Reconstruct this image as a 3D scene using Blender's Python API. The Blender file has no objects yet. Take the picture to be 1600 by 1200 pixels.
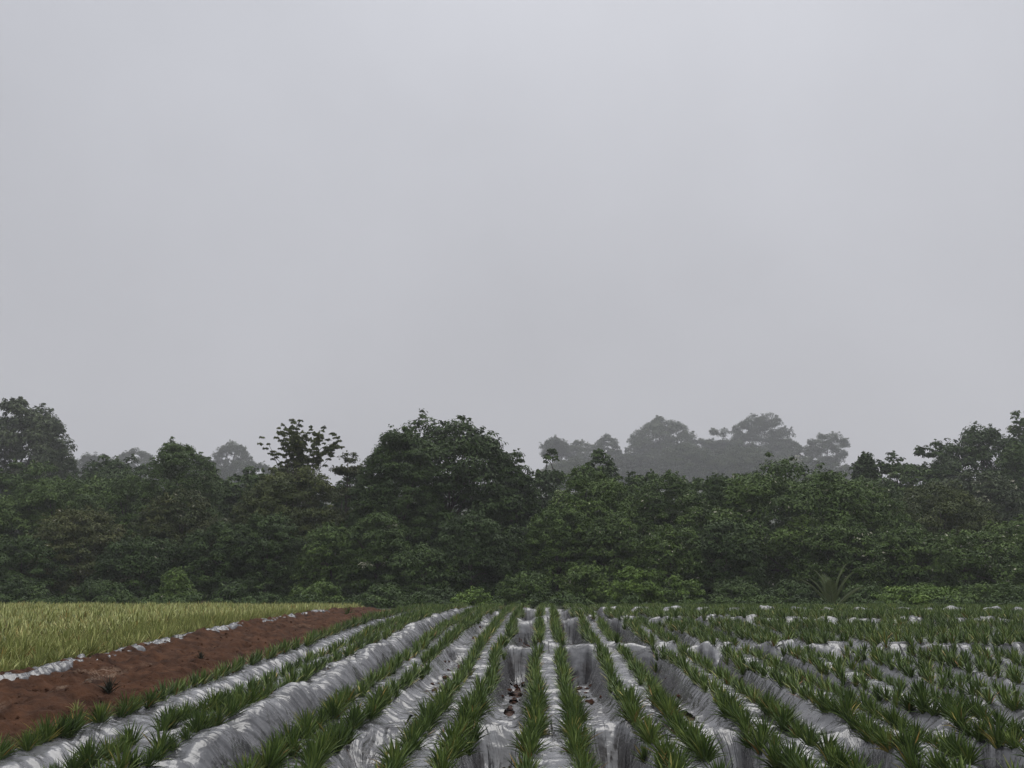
import bpy, math, random
import numpy as np
from mathutils import Matrix, Vector, Euler

random.seed(7)
RNG = np.random.default_rng(11)
scene = bpy.context.scene
COL = scene.collection
R = math.radians

# ------------------------------------------------------------------ camera
F_PX = 1400.0                     # focal length in photograph pixels (1600 wide)
CAM_Z = 2.0
cam_data = bpy.data.cameras.new("camera")
cam = bpy.data.objects.new("camera", cam_data)
COL.objects.link(cam)
cam_data.sensor_width = 36.0
cam_data.lens = 36.0 * F_PX / 1600.0
cam_data.clip_start = 0.05
cam_data.clip_end = 3000
cam.location = (0, 0, CAM_Z)
cam.rotation_euler = (R(90 + 10.72), 0, R(2.05))
scene.camera = cam
CAM_ROT = Euler(cam.rotation_euler).to_matrix()

# ------------------------------------------------------------------ sky
SUN_EL, SUN_AZ = R(56), R(12)
world = bpy.data.worlds.new("World")
scene.world = world
world.use_nodes = True
wn, wl = world.node_tree.nodes, world.node_tree.links
wn.clear()
w_out = wn.new("ShaderNodeOutputWorld")
w_bg = wn.new("ShaderNodeBackground")
w_bg.inputs["Strength"].default_value = 0.1
sky = wn.new("ShaderNodeTexSky")
sky.sky_type = 'NISHITA'
sky.sun_disc = False
sky.sun_elevation = SUN_EL
sky.sun_rotation = SUN_AZ
sky.air_density, sky.dust_density, sky.ozone_density = 1.0, 4.0, 1.0
hsv = wn.new("ShaderNodeHueSaturation")
hsv.inputs["Saturation"].default_value = 0.25
wl.new(sky.outputs[0], hsv.inputs["Color"])
tc = wn.new("ShaderNodeTexCoord")
sep = wn.new("ShaderNodeSeparateXYZ")
wl.new(tc.outputs["Generated"], sep.inputs[0])
ramp = wn.new("ShaderNodeValToRGB")          # grey stratus, lighter and bluer upwards
cr = ramp.color_ramp
cr.elements[0].position = 0.0
cr.elements[0].color = (0.490, 0.493, 0.527, 1)
cr.elements[1].position = 1.0
cr.elements[1].color = (1.70, 1.73, 1.80, 1)
for p, c in ((0.12, (0.497, 0.500, 0.536)), (0.28, (0.515, 0.521, 0.563)), (0.58, (0.598, 0.612, 0.668))):
    e = cr.elements.new(p)
    e.color = (*c, 1)
wl.new(sep.outputs["Z"], ramp.inputs[0])
noi = wn.new("ShaderNodeTexNoise")           # soft unevenness of the cloud sheet
noi.inputs["Scale"].default_value = 2.6
noi.inputs["Detail"].default_value = 4.0
noi.inputs["Roughness"].default_value = 0.5
wl.new(tc.outputs["Generated"], noi.inputs["Vector"])
mr = wn.new("ShaderNodeMapRange")
mr.inputs["From Min"].default_value, mr.inputs["From Max"].default_value = 0.25, 0.75
mr.inputs["To Min"].default_value, mr.inputs["To Max"].default_value = 9.5, 11.2
wl.new(noi.outputs["Fac"], mr.inputs["Value"])
sidem = wn.new("ShaderNodeMath")             # the sheet is a little thinner to the right
sidem.operation = 'MULTIPLY_ADD'
sidem.inputs[1].default_value = 0.7
wl.new(sep.outputs["X"], sidem.inputs[0])
wl.new(mr.outputs[0], sidem.inputs[2])
mul = wn.new("ShaderNodeVectorMath")
mul.operation = 'SCALE'
wl.new(ramp.outputs[0], mul.inputs[0])
wl.new(sidem.outputs[0], mul.inputs["Scale"])
mixw = wn.new("ShaderNodeMix")
mixw.data_type = 'RGBA'
mixw.inputs[0].default_value = 0.93
wl.new(hsv.outputs[0], mixw.inputs[6])
wl.new(mul.outputs[0], mixw.inputs[7])
wl.new(mixw.outputs[2], w_bg.inputs["Color"])
wl.new(w_bg.outputs[0], w_out.inputs["Surface"])

# ------------------------------------------------------------------ sun (behind the cloud)
sun_d = bpy.data.lights.new("sun", 'SUN')
sun_d.energy = 1.1
sun_d.angle = R(45)
sun_d.color = (1.0, 0.97, 0.92)
sun = bpy.data.objects.new("sun", sun_d)
COL.objects.link(sun)
sdir = Vector((math.sin(SUN_AZ) * math.cos(SUN_EL), math.cos(SUN_AZ) * math.cos(SUN_EL), math.sin(SUN_EL)))
sun.rotation_euler = sdir.to_track_quat('Z', 'Y').to_euler()

# ------------------------------------------------------------------ exposure
scene.view_settings.view_transform = 'Standard'
scene.view_settings.look = 'None'
scene.view_settings.exposure = 0.0
scene.view_settings.gamma = 1.0
scene.view_settings.use_curve_mapping = False
scene.render.engine = 'CYCLES'
cy = scene.cycles
cy.max_bounces = 4
cy.diffuse_bounces = 2
cy.glossy_bounces = 2
cy.transmission_bounces = 2
cy.transparent_max_bounces = 4
cy.volume_bounces = 0
cy.use_denoising = True
cy.caustics_reflective = False
cy.caustics_refractive = False

# ================================================================== helpers
def tag(o, label=None, cat=None, group=None, kind=None):
    if label: o["label"] = label
    if cat: o["category"] = cat
    if group: o["group"] = group
    if kind: o["kind"] = kind
    return o

def sstep(a, b, x):
    t = np.clip((x - a) / (b - a), 0, 1)
    return t * t * (3 - 2 * t)

def _h(ix, iy, s):
    v = np.sin(ix * 127.1 + iy * 311.7 + s * 74.7) * 43758.5453
    return v - np.floor(v)

def vn(x, y, s=0):
    x = np.asarray(x, float); y = np.asarray(y, float)
    ix, iy = np.floor(x), np.floor(y)
    fx, fy = x - ix, y - iy
    fx = fx * fx * (3 - 2 * fx); fy = fy * fy * (3 - 2 * fy)
    a, b = _h(ix, iy, s), _h(ix + 1, iy, s)
    c, d = _h(ix, iy + 1, s), _h(ix + 1, iy + 1, s)
    return (a + (b - a) * fx) * (1 - fy) + (c + (d - c) * fx) * fy

def fbm(x, y, s=0, o=4):
    r, a, t = 0, 1.0, 0
    for i in range(o):
        r = r + a * vn(x * 2 ** i + 13.3 * i, y * 2 ** i - 7.7 * i, s + i)
        t += a; a *= 0.5
    return r / t

def ridged(x, y, s=0, o=3):
    r, a, t = 0, 1.0, 0
    for i in range(o):
        r = r + a * (1 - np.abs(2 * vn(x * 2 ** i + 5.1 * i, y * 2 ** i + 3.3 * i, s + i) - 1))
        t += a; a *= 0.5
    return r / t

def make_mesh(name, V, Q, mats, fattr=None, pattr=None, smooth=False, T=None):
    """V (n,3); Q (m,4) quads; T (k,3) tris; fattr/pattr: dict of float attributes."""
    me = bpy.data.meshes.new(name)
    V = np.asarray(V, np.float32)
    Q = np.asarray(Q, np.int32).reshape(-1, 4)
    T = np.zeros((0, 3), np.int32) if T is None else np.asarray(T, np.int32).reshape(-1, 3)
    nq, nt = len(Q), len(T)
    me.vertices.add(len(V))
    me.vertices.foreach_set("co", V.ravel())
    me.loops.add(nq * 4 + nt * 3)
    me.loops.foreach_set("vertex_index", np.concatenate([Q.ravel(), T.ravel()]).astype(np.int32))
    me.polygons.add(nq + nt)
    st = np.concatenate([np.arange(nq) * 4, nq * 4 + np.arange(nt) * 3]).astype(np.int32)
    me.polygons.foreach_set("loop_start", st)
    me.polygons.foreach_set("use_smooth", np.full(nq + nt, smooth, bool))
    for d, dom in ((fattr, 'FACE'), (pattr, 'POINT')):
        for k, arr in (d or {}).items():
            at = me.attributes.new(k, 'FLOAT', dom)
            at.data.foreach_set("value", np.asarray(arr, np.float32))
    me.update(calc_edges=True)
    me.validate()
    for m in (mats if isinstance(mats, (list, tuple)) else [mats]):
        me.materials.append(m)
    return me

def add_obj(name, me, parent=None, loc=None, rotz=0, scale=1):
    o = bpy.data.objects.new(name, me)
    COL.objects.link(o)
    if parent: o.parent = parent
    if loc is not None: o.location = loc
    o.rotation_euler = (0, 0, rotz)
    o.scale = (scale, scale, scale)
    return o

def grid_faces(ny, nx):
    i = np.arange(ny * nx).reshape(ny, nx)
    return np.stack([i[:-1, :-1], i[:-1, 1:], i[1:, 1:], i[1:, :-1]], -1).reshape(-1, 4)

def ray(px, py):
    d = CAM_ROT @ Vector(((px - 800) / F_PX, (600 - py) / F_PX, -1))
    return d

def at(px, py, Y):
    d = ray(px, py)
    k = Y / d.y
    return Vector((d.x * k, Y, CAM_Z + d.z * k))

def project(P):
    """world (n,3) -> photograph pixels"""
    M = np.array(CAM_ROT.transposed())
    q = (np.asarray(P) - np.array([0, 0, CAM_Z])) @ M.T
    return 800 + F_PX * q[:, 0] / -q[:, 2], 600 - F_PX * q[:, 1] / -q[:, 2]

# ================================================================== materials
def mat_new(name):
    m = bpy.data.materials.new(name)
    m.use_nodes = True
    n, l = m.node_tree.nodes, m.node_tree.links
    b = n["Principled BSDF"]
    return m, n, l, b

def N_attr(n, name):
    a = n.new("ShaderNodeAttribute"); a.attribute_name = name
    return a.outputs["Fac"]

def N_ramp(n, l, fac, stops):
    r = n.new("ShaderNodeValToRGB")
    e = r.color_ramp.elements
    e[0].position, e[0].color = stops[0][0], (*stops[0][1], 1)
    e[1].position, e[1].color = stops[-1][0], (*stops[-1][1], 1)
    for p, c in stops[1:-1]:
        k = e.new(p); k.color = (*c, 1)
    l.new(fac, r.inputs[0])
    return r.outputs[0]

def N_math(n, l, op, a, b=None, clamp=False):
    m = n.new("ShaderNodeMath"); m.operation = op; m.use_clamp = clamp
    for i, v in enumerate((a, b)):
        if v is None: continue
        if isinstance(v, (int, float)): m.inputs[i].default_value = v
        else: l.new(v, m.inputs[i])
    return m.outputs[0]

def N_noise(n, l, vec, scale, detail=3, rough=0.5):
    t = n.new("ShaderNodeTexNoise")
    t.inputs["Scale"].default_value = scale
    t.inputs["Detail"].default_value = detail
    t.inputs["Roughness"].default_value = rough
    if vec is not None: l.new(vec, t.inputs["Vector"])
    return t.outputs["Fac"]

def N_mix(n, l, fac, a, b):
    m = n.new("ShaderNodeMix"); m.data_type = 'RGBA'
    if isinstance(fac, (int, float)): m.inputs[0].default_value = fac
    else: l.new(fac, m.inputs[0])
    for i, v in ((6, a), (7, b)):
        if isinstance(v, tuple): m.inputs[i].default_value = (*v, 1)
        else: l.new(v, m.inputs[i])
    return m.outputs[2]

def N_bump(n, l, height, strength, dist, b):
    bp = n.new("ShaderNodeBump")
    bp.inputs["Strength"].default_value = strength
    bp.inputs["Distance"].default_value = dist
    l.new(height, bp.inputs["Height"])
    l.new(bp.outputs[0], b.inputs["Normal"])

def N_pos(n):
    return n.new("ShaderNodeNewGeometry").outputs["Position"]

def leaf_mat(name, stops, rough=0.45, spec=0.35, rnd=0.25, trans=0.0):
    """colour runs along 'tint', a per-leaf number, shifted a little per object"""
    m, n, l, b = mat_new(name)
    t = N_attr(n, "tint")
    oi = n.new("ShaderNodeObjectInfo").outputs["Random"]
    sh = N_math(n, l, 'MULTIPLY_ADD', oi, rnd)
    n_ = sh.node; n_.inputs[2].default_value = -rnd / 2
    # only the ordinary leaves (tint below .9) shift; rare pale ones keep their tone
    lt = N_math(n, l, 'LESS_THAN', t, 0.9)
    f = N_math(n, l, 'ADD', t, N_math(n, l, 'MULTIPLY', sh, lt), True)
    c = N_ramp(n, l, f, stops)
    l.new(c, b.inputs["Base Color"])
    b.inputs["Roughness"].default_value = rough
    b.inputs["Specular IOR Level"].default_value = spec
    return m

M_pine = leaf_mat("pineapple_leaf", [(0.0, (0.036, 0.060, 0.015)), (0.35, (0.076, 0.124, 0.028)),
                                     (0.7, (0.165, 0.220, 0.050)), (0.86, (0.21, 0.20, 0.055)),
                                     (0.93, (0.42, 0.36, 0.10)), (1.0, (0.26, 0.12, 0.03))], 0.5, 0.25, 0.3)
M_pine_old = leaf_mat("yellowing_pineapple_leaf", [(0.0, (0.085, 0.10, 0.032)), (0.4, (0.255, 0.29, 0.082)),
                                     (0.75, (0.56, 0.56, 0.24)), (0.9, (0.33, 0.21, 0.05)),
                                     (1.0, (0.15, 0.07, 0.02))], 0.5, 0.3, 0.2)
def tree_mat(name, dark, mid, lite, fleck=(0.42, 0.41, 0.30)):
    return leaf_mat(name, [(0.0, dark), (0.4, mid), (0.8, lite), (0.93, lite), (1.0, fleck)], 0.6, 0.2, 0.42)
M_t = {
    'dark':  tree_mat("dark_foliage", (0.025, 0.046, 0.011), (0.05, 0.087, 0.02), (0.084, 0.134, 0.031)),
    'green': tree_mat("green_foliage", (0.037, 0.068, 0.013), (0.072, 0.12, 0.023), (0.115, 0.178, 0.034)),
    'fresh': tree_mat("fresh_foliage", (0.055, 0.095, 0.015), (0.11, 0.18, 0.03), (0.17, 0.255, 0.045)),
    'olive': tree_mat("olive_foliage", (0.034, 0.05, 0.013), (0.072, 0.094, 0.024), (0.118, 0.14, 0.036)),
    'rusty': tree_mat("rusty_foliage", (0.03, 0.045, 0.014), (0.064, 0.082, 0.024), (0.108, 0.118, 0.034)),
    'grey':  tree_mat("grey_green_foliage", (0.026, 0.04, 0.016), (0.05, 0.072, 0.028), (0.082, 0.108, 0.042)),
}
def bark():
    m, n, l, b = mat_new("bark")
    f = N_noise(n, l, N_pos(n), 6.0, 5)
    l.new(N_ramp(n, l, f, [(0.3, (0.035, 0.028, 0.021)), (0.7, (0.11, 0.095, 0.075))]), b.inputs["Base Color"])
    b.inputs["Roughness"].default_value = 0.9
    N_bump(n, l, f, 0.6, 0.05, b)
    return m
M_bark = bark()

def plastic():
    m, n, l, b = mat_new("silver_plastic_film")
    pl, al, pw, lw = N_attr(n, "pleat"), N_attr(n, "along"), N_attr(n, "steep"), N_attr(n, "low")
    cv = n.new("ShaderNodeCombineXYZ")
    l.new(pl, cv.inputs[0]); l.new(al, cv.inputs[1])
    mp = n.new("ShaderNodeMapping")
    mp.inputs["Scale"].default_value = (1.0, 0.09, 1.0)
    l.new(cv.outputs[0], mp.inputs[0])
    st = N_noise(n, l, mp.outputs[0], 8.0, 3, 0.5)          # streaks along the pull of the film
    pos = N_pos(n)
    cr = N_noise(n, l, pos, 7.0, 3, 0.45)                    # crumple
    big = N_noise(n, l, pos, 1.3, 3, 0.6)
    base = N_ramp(n, l, big, [(0.3, (0.07, 0.07, 0.074)), (0.7, (0.19, 0.19, 0.198))])
    worn_shade = N_math(n, l, 'MULTIPLY', N_ramp_f(n, l, st, 0.46, 0.60), pw)   # rubbed silver streaks, plus wall shade painted in by steepness
    c = N_mix(n, l, worn_shade, base, (0.035, 0.035, 0.038))
    spot = N_ramp_f(n, l, N_noise(n, l, pos, 5.0, 6, 0.7), 0.66, 0.76)    # muddy splashes
    c = N_mix(n, l, N_math(n, l, 'MULTIPLY', spot, 0.55), c, (0.10, 0.06, 0.04))
    low_tone = N_math(n, l, 'MULTIPLY', lw, N_ramp_f(n, l, N_noise(n, l, pos, 2.7, 6, 0.65), 0.36, 0.60))  # film turns darker in patches with furrow depth
    c = N_mix(n, l, N_math(n, l, 'MULTIPLY', low_tone, 0.95), c, (0.050, 0.044, 0.041))
    l.new(c, b.inputs["Base Color"])
    b.inputs["Metallic"].default_value = 0.0
    b.inputs["Roughness"].default_value = 0.15
    b.inputs["IOR"].default_value = 1.6
    b.inputs["Specular IOR Level"].default_value = 0.7
    h = N_math(n, l, 'ADD', N_math(n, l, 'MULTIPLY', st, pw), N_math(n, l, 'MULTIPLY', cr, 0.4))
    N_bump(n, l, h, 1.0, 0.06, b)
    return m
def N_ramp_f(n, l, fac, a, b):
    r = n.new("ShaderNodeMapRange"); r.clamp = True
    r.inputs["From Min"].default_value, r.inputs["From Max"].default_value = a, b
    l.new(fac, r.inputs["Value"])
    return r.outputs[0]
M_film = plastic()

def soil(name, dark, lite, litter):
    m, n, l, b = mat_new(name)
    pos = N_pos(n)
    f = N_noise(n, l, pos, 2.2, 7, 0.65)
    c = N_ramp(n, l, f, [(0.3, dark), (0.68, lite)])
    if litter:
        mp = n.new("ShaderNodeMapping")
        mp.inputs["Scale"].default_value = (1.0, 0.35, 1.0)
        l.new(pos, mp.inputs[0])
        a = N_noise(n, l, mp.outputs[0], 1.1, 3, 0.5)
        s = N_noise(n, l, pos, 14.0, 5, 0.7)
        k = N_math(n, l, 'MULTIPLY', N_ramp_f(n, l, a, 0.60, 0.72), N_ramp_f(n, l, s, 0.46, 0.56))
        c = N_mix(n, l, N_math(n, l, 'MULTIPLY', k, 0.75), c, (0.30, 0.22, 0.16))
    l.new(c, b.inputs["Base Color"])
    b.inputs["Roughness"].default_value = 0.9
    b.inputs["Specular IOR Level"].default_value = 0.12
    N_bump(n, l, N_noise(n, l, pos, 16.0, 6, 0.7), 1.0, 0.05, b)
    return m
M_road = soil("red_brown_earth", (0.024, 0.011, 0.006), (0.115, 0.053, 0.028), True)
M_soil = soil("field_earth", (0.055, 0.027, 0.018), (0.11, 0.052, 0.033), False)

# ================================================================== terrain shape
def fall(y):
    """the field rolls over a crest about 40 m out, then lies low under the trees and climbs far behind"""
    y = np.asarray(y, float)
    k, y0, y1 = 0.00125, 22.0, 52.0
    z = -k * np.clip(y - y0, 0, y1 - y0) ** 2
    z = z - 0.03 * np.clip(y - y1, 0, 12)
    return z + 40.0 * sstep(130, 560, y)

BEDS = [-5.3, -4.1, -2.4, -1.15] + [0.07 + 1.25 * i for i in range(22)]
FUR = [(BEDS[i] + BEDS[i + 1]) / 2 for i in range(len(BEDS) - 1)]
FUR[1] = -3.0
DITCH = 1
RIDGE = [2.4, 11.3, 20.2, 28.6, 37.0, 46.0]
JIT = RNG.uniform(-0.32, 0.32, (len(FUR), len(RIDGE)))
def depth0(j):
    if j == 0: return 0.10
    if j == DITCH: return 0.80
    if j == 2: return 0.20
    if j <= 7: return 0.50
    return max(0.26, 0.46 - 0.03 * (j - 7))

def furrow_depth(j, y, x):
    """depth of furrow j along y: pits in front of each cross ridge"""
    if j == DITCH:
        return depth0(j) * (0.9 + 0.16 * np.sin(y * 0.75) + 0.1 * np.sin(y * 1.9 + 1)) * sstep(44, 34, y) + 0.02
    rk = np.array(RIDGE) + JIT[j]
    y = y + 0.55 * (fbm(x * 1.7, y * 0.6 + 9 * j, 25, 3) - 0.5) + 0.30 * (np.clip(np.abs(x - FUR[j]) / 0.42, 0, 1.3) ** 2 - 0.4) * (1 if j % 3 else -0.6)
    d = np.zeros_like(y)
    for k in range(1, len(rk)):
        u = rk[k] - y
        L = rk[k] - rk[k - 1]
        w = 0.85 if k == 1 else 0.42
        v = sstep(-0.05, w, u) * (1 - 0.72 * sstep(w, L * 0.9, u)) * sstep(0.0, 0.5, y - rk[k - 1])
        d = np.where((y >= rk[k - 1]) & (y < rk[k]), v * (1.0 if k == 1 else 1.2), d)
    return depth0(j) * d + 0.05

def furrow_shape(j, x):
    c = FUR[j]
    if j == DITCH:
        return np.where(x < c, 1 - sstep(-0.12, 0.62, c - x) ** 1.15, 1 - sstep(0.03, 0.30, x - c))
    return 1 - sstep(0.10, 0.42, np.abs(x - c))

def field(x, y):
    """film level of the planted field (no crumples)"""
    x, y = np.broadcast_arrays(np.asarray(x, float), np.asarray(y, float))
    z = fall(y) + 0.03 * (vn(x * 0.5, y * 0.4, 3) - 0.5)
    for j in range(len(FUR)):
        m = np.abs(x - FUR[j]) < 0.8
        if m.any():
            z[m] -= furrow_depth(j, y[m], x[m]) * furrow_shape(j, x[m])
    # the ditch bank slumps in lumps
    m = np.abs(x - FUR[DITCH] + 0.45) < 0.5
    if m.any():
        z[m] += 0.30 * (fbm(x[m] * 0.8, y[m] * 1.1, 83, 3) - 0.5) * sstep(0.5, 0.2, np.abs(x[m] - FUR[DITCH] + 0.45))
    # cross drains cut through the beds in front of the farther ridges
    for k, dp in ((1, 0.05), (2, 0.30), (3, 0.26), (4, 0.22)):
        jj = 0.25 * (vn(x * 0.9, 0 * y + k, 21) - 0.5)
        cut = np.exp(-(((y - (RIDGE[k] - 0.62 + jj)) / 0.34) ** 2)) * sstep(-1.5, -0.6, x)
        z -= dp * cut
        if k >= 2: z += (0, 0, 0.12, 0.17, 0.20)[k] * (0.3 + 1.2 * fbm(x * 2.1, y * 1.5 + 5 * k, 27, 4)) * np.exp(-(((y - (RIDGE[k] + 0.05 + jj)) / 0.26) ** 2)) * sstep(-1.5, -0.6, x)
    z += -0.10 * sstep(-5.55, -5.9, x)                   # down to the track
    return z

def track_z(x, y):
    u = (x + 7.2) / 1.7
    z = fall(y) - 0.12 + 0.05 * np.clip(np.abs(u), 0, 1) ** 3
    z = z - 0.10 * np.exp(-((x + 6.45) / 0.24) ** 2) - 0.09 * np.exp(-((x + 7.85) / 0.24) ** 2) + 0.05 * np.exp(-((x + 7.2) / 0.2) ** 2)
    z = z + 0.16 * (fbm(x * 1.6, y * 1.1, 31, 3) - 0.5) + 0.20 * (fbm(x * 4.5, y * 3.6, 37, 4) - 0.5)
    return z + 0.10 * sstep(-8.3, -8.9, x)

def left_z(x, y):
    return fall(y) - 0.16 + 0.05 * (vn(x * 0.4, y * 0.4, 8) - 0.5)

# ------------------------------------------------------------------ ground sheet
xs = np.concatenate([np.linspace(-400, -40, 34), np.linspace(-36, -10, 40), np.arange(-9.6, 10, 0.09),
                     np.arange(10, 27.5, 0.16), np.linspace(29, 45, 9), np.linspace(55, 400, 32)])
ys = np.concatenate([np.linspace(-24, 5, 12), np.arange(5.5, 14, 0.10), np.arange(14, 26, 0.16),
                     np.arange(26, 48, 0.25), np.linspace(49, 75, 20), np.linspace(80, 755, 90)])
X, Y = np.meshgrid(xs, ys)
zf = field(np.clip(X, -5.9, 27.4), Y) - 0.035
zr = fall(Y) - 0.32
zl = left_z(X, Y)
wr = sstep(-5.55, -5.95, X)
wl_ = sstep(-8.75, -9.2, X)
Z = zf * (1 - wr) + zr * wr
Z = Z * (1 - wl_) + zl * wl_
hill = fall(Y) + 0.5 * (fbm(X * 0.06, Y * 0.06, 5, 3) - 0.5)
wf = sstep(46.5, 49.5, Y)
Z = Z * (1 - wf) + hill * wf
Z = Z + 0.03 * (fbm(X * 4, Y * 4, 61, 3) - 0.5)
def ground_mat():
    m, n, l, b = mat_new("earth_and_forest_floor")
    pos = N_pos(n)
    f = N_noise(n, l, pos, 2.2, 7, 0.65)
    c = N_ramp(n, l, f, [(0.3, (0.055, 0.027, 0.018)), (0.68, (0.11, 0.052, 0.033))])
    g = N_ramp(n, l, N_noise(n, l, pos, 0.8, 5, 0.6), [(0.35, (0.018, 0.022, 0.010)), (0.65, (0.038, 0.052, 0.018))])
    s = n.new("ShaderNodeSeparateXYZ"); l.new(pos, s.inputs[0])
    l.new(N_mix(n, l, N_ramp_f(n, l, s.outputs["Y"], 46.0, 49.0), c, g), b.inputs["Base Color"])
    b.inputs["Roughness"].default_value = 0.9
    N_bump(n, l, N_noise(n, l, pos, 14.0, 6, 0.7), 1.0, 0.05, b)
    return m
g_me = make_mesh("ground", np.stack([X, Y, Z], -1).reshape(-1, 3), grid_faces(len(ys), len(xs)), ground_mat(), smooth=True)
tag(add_obj("ground", g_me), kind="structure")

# ------------------------------------------------------------------ dirt track
xs = np.arange(-9.05, -5.45, 0.05)
ys = np.concatenate([np.arange(6, 18, 0.05), np.arange(18, 30, 0.09), np.arange(30, 47.5, 0.16)])
X, Y = np.meshgrid(xs, ys)
Z = track_z(X, Y)
rr = ridged(X * 6, Y * 5, 71, 3)
Z += 0.09 * (rr - 0.5) + 0.07 * (fbm(X * 11, Y * 9, 73, 2) - 0.5)
edge = np.minimum(sstep(-9.05, -8.85, X), sstep(-5.45, -5.62, X))
Z -= (1 - edge) * 0.25
r_me = make_mesh("dirt_track", np.stack([X, Y, Z], -1).reshape(-1, 3), grid_faces(len(ys), len(xs)), M_road, smooth=True)
tag(add_obj("dirt_track", r_me), kind="structure")

# ================================================================== plastic mulch
ORD = ["first", "second", "third", "fourth", "fifth", "sixth", "seventh", "eighth", "ninth", "tenth", "eleventh",
       "twelfth", "thirteenth", "fourteenth", "fifteenth", "sixteenth", "seventeenth", "eighteenth", "nineteenth",
       "twentieth", "twenty-first", "twenty-second", "twenty-third", "twenty-fourth", "twenty-fifth", "twenty-sixth",
       "twenty-seventh", "twenty-eighth", "twenty-ninth", "thirtieth"]
def ordinal(i):
    if i < len(ORD): return ORD[i]
    t, u = divmod(i + 1, 10)
    tens = {3: ("thirty", "thirtieth"), 4: ("forty", "fortieth"), 5: ("fifty", "fiftieth"), 6: ("sixty", "sixtieth"),
            7: ("seventy", "seventieth"), 8: ("eighty", "eightieth"), 9: ("ninety", "ninetieth"),
            10: ("hundred", "hundredth"), 11: ("hundred-ten", "hundred-tenth"), 12: ("hundred-twenty", "hundred-twentieth")}
    return tens[t][1] if u == 0 else tens[t][0] + "-" + ORD[u - 1]

def bed_name(i):
    if i == 0: return "narrow bed beside the dirt track"
    if i == 1: return "bed just left of the long ditch"
    return ORD[i - 2] + " bed right of the long ditch"

def film_detail(x, y):
    """crumples of the film: returns dz, pleat coordinate, along coordinate, steepness"""
    pleat = y * 1.0 + 0.25 * x + 0.35 * fbm(x * 1.2, y * 1.2, 90, 2)
    along = x * 1.0
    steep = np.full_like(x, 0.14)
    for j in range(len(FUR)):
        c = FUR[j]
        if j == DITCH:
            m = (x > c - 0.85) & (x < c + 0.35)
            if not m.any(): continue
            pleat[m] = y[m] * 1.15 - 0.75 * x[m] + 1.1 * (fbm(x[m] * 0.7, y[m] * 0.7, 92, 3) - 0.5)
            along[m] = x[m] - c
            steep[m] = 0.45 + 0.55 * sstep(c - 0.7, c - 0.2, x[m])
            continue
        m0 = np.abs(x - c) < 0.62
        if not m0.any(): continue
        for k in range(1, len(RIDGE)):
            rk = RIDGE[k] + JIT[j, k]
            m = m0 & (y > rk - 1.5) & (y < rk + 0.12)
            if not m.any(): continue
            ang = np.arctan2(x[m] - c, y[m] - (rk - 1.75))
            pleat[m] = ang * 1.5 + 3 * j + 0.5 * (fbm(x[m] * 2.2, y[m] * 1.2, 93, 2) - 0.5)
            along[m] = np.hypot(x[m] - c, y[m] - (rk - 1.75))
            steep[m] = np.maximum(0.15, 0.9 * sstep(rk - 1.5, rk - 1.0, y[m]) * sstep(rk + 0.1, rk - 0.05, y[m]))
    a = (0.022 + 0.045 * steep) * (0.25 + 1.5 * fbm(x * 0.9, y * 0.7, 95, 2) ** 1.5)
    dz = a * (ridged(pleat * 5, along * 0.5, 51, 2) - 0.6) * 1.6
    c = FUR[DITCH]
    bank = sstep(c - 0.85, c - 0.55, x) * sstep(c + 0.1, c - 0.15, x)
    dz += bank * 0.13 * (ridged(pleat * 1.25, along * 0.6, 62, 2) - 0.55)
    dz += 0.05 * (fbm(x * 2.6, y * 2.2, 44, 3) - 0.5) + 0.035 * (ridged(pleat * 1.3, x * 0.7, 58, 2) - 0.5)
    dz += 0.065 * (ridged(x * 2.6 + y, y * 3.0, 47, 3) - 0.55) * (0.4 + 1.2 * vn(x * 0.7, y * 0.6, 48))
    return dz, pleat, along, steep

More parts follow.
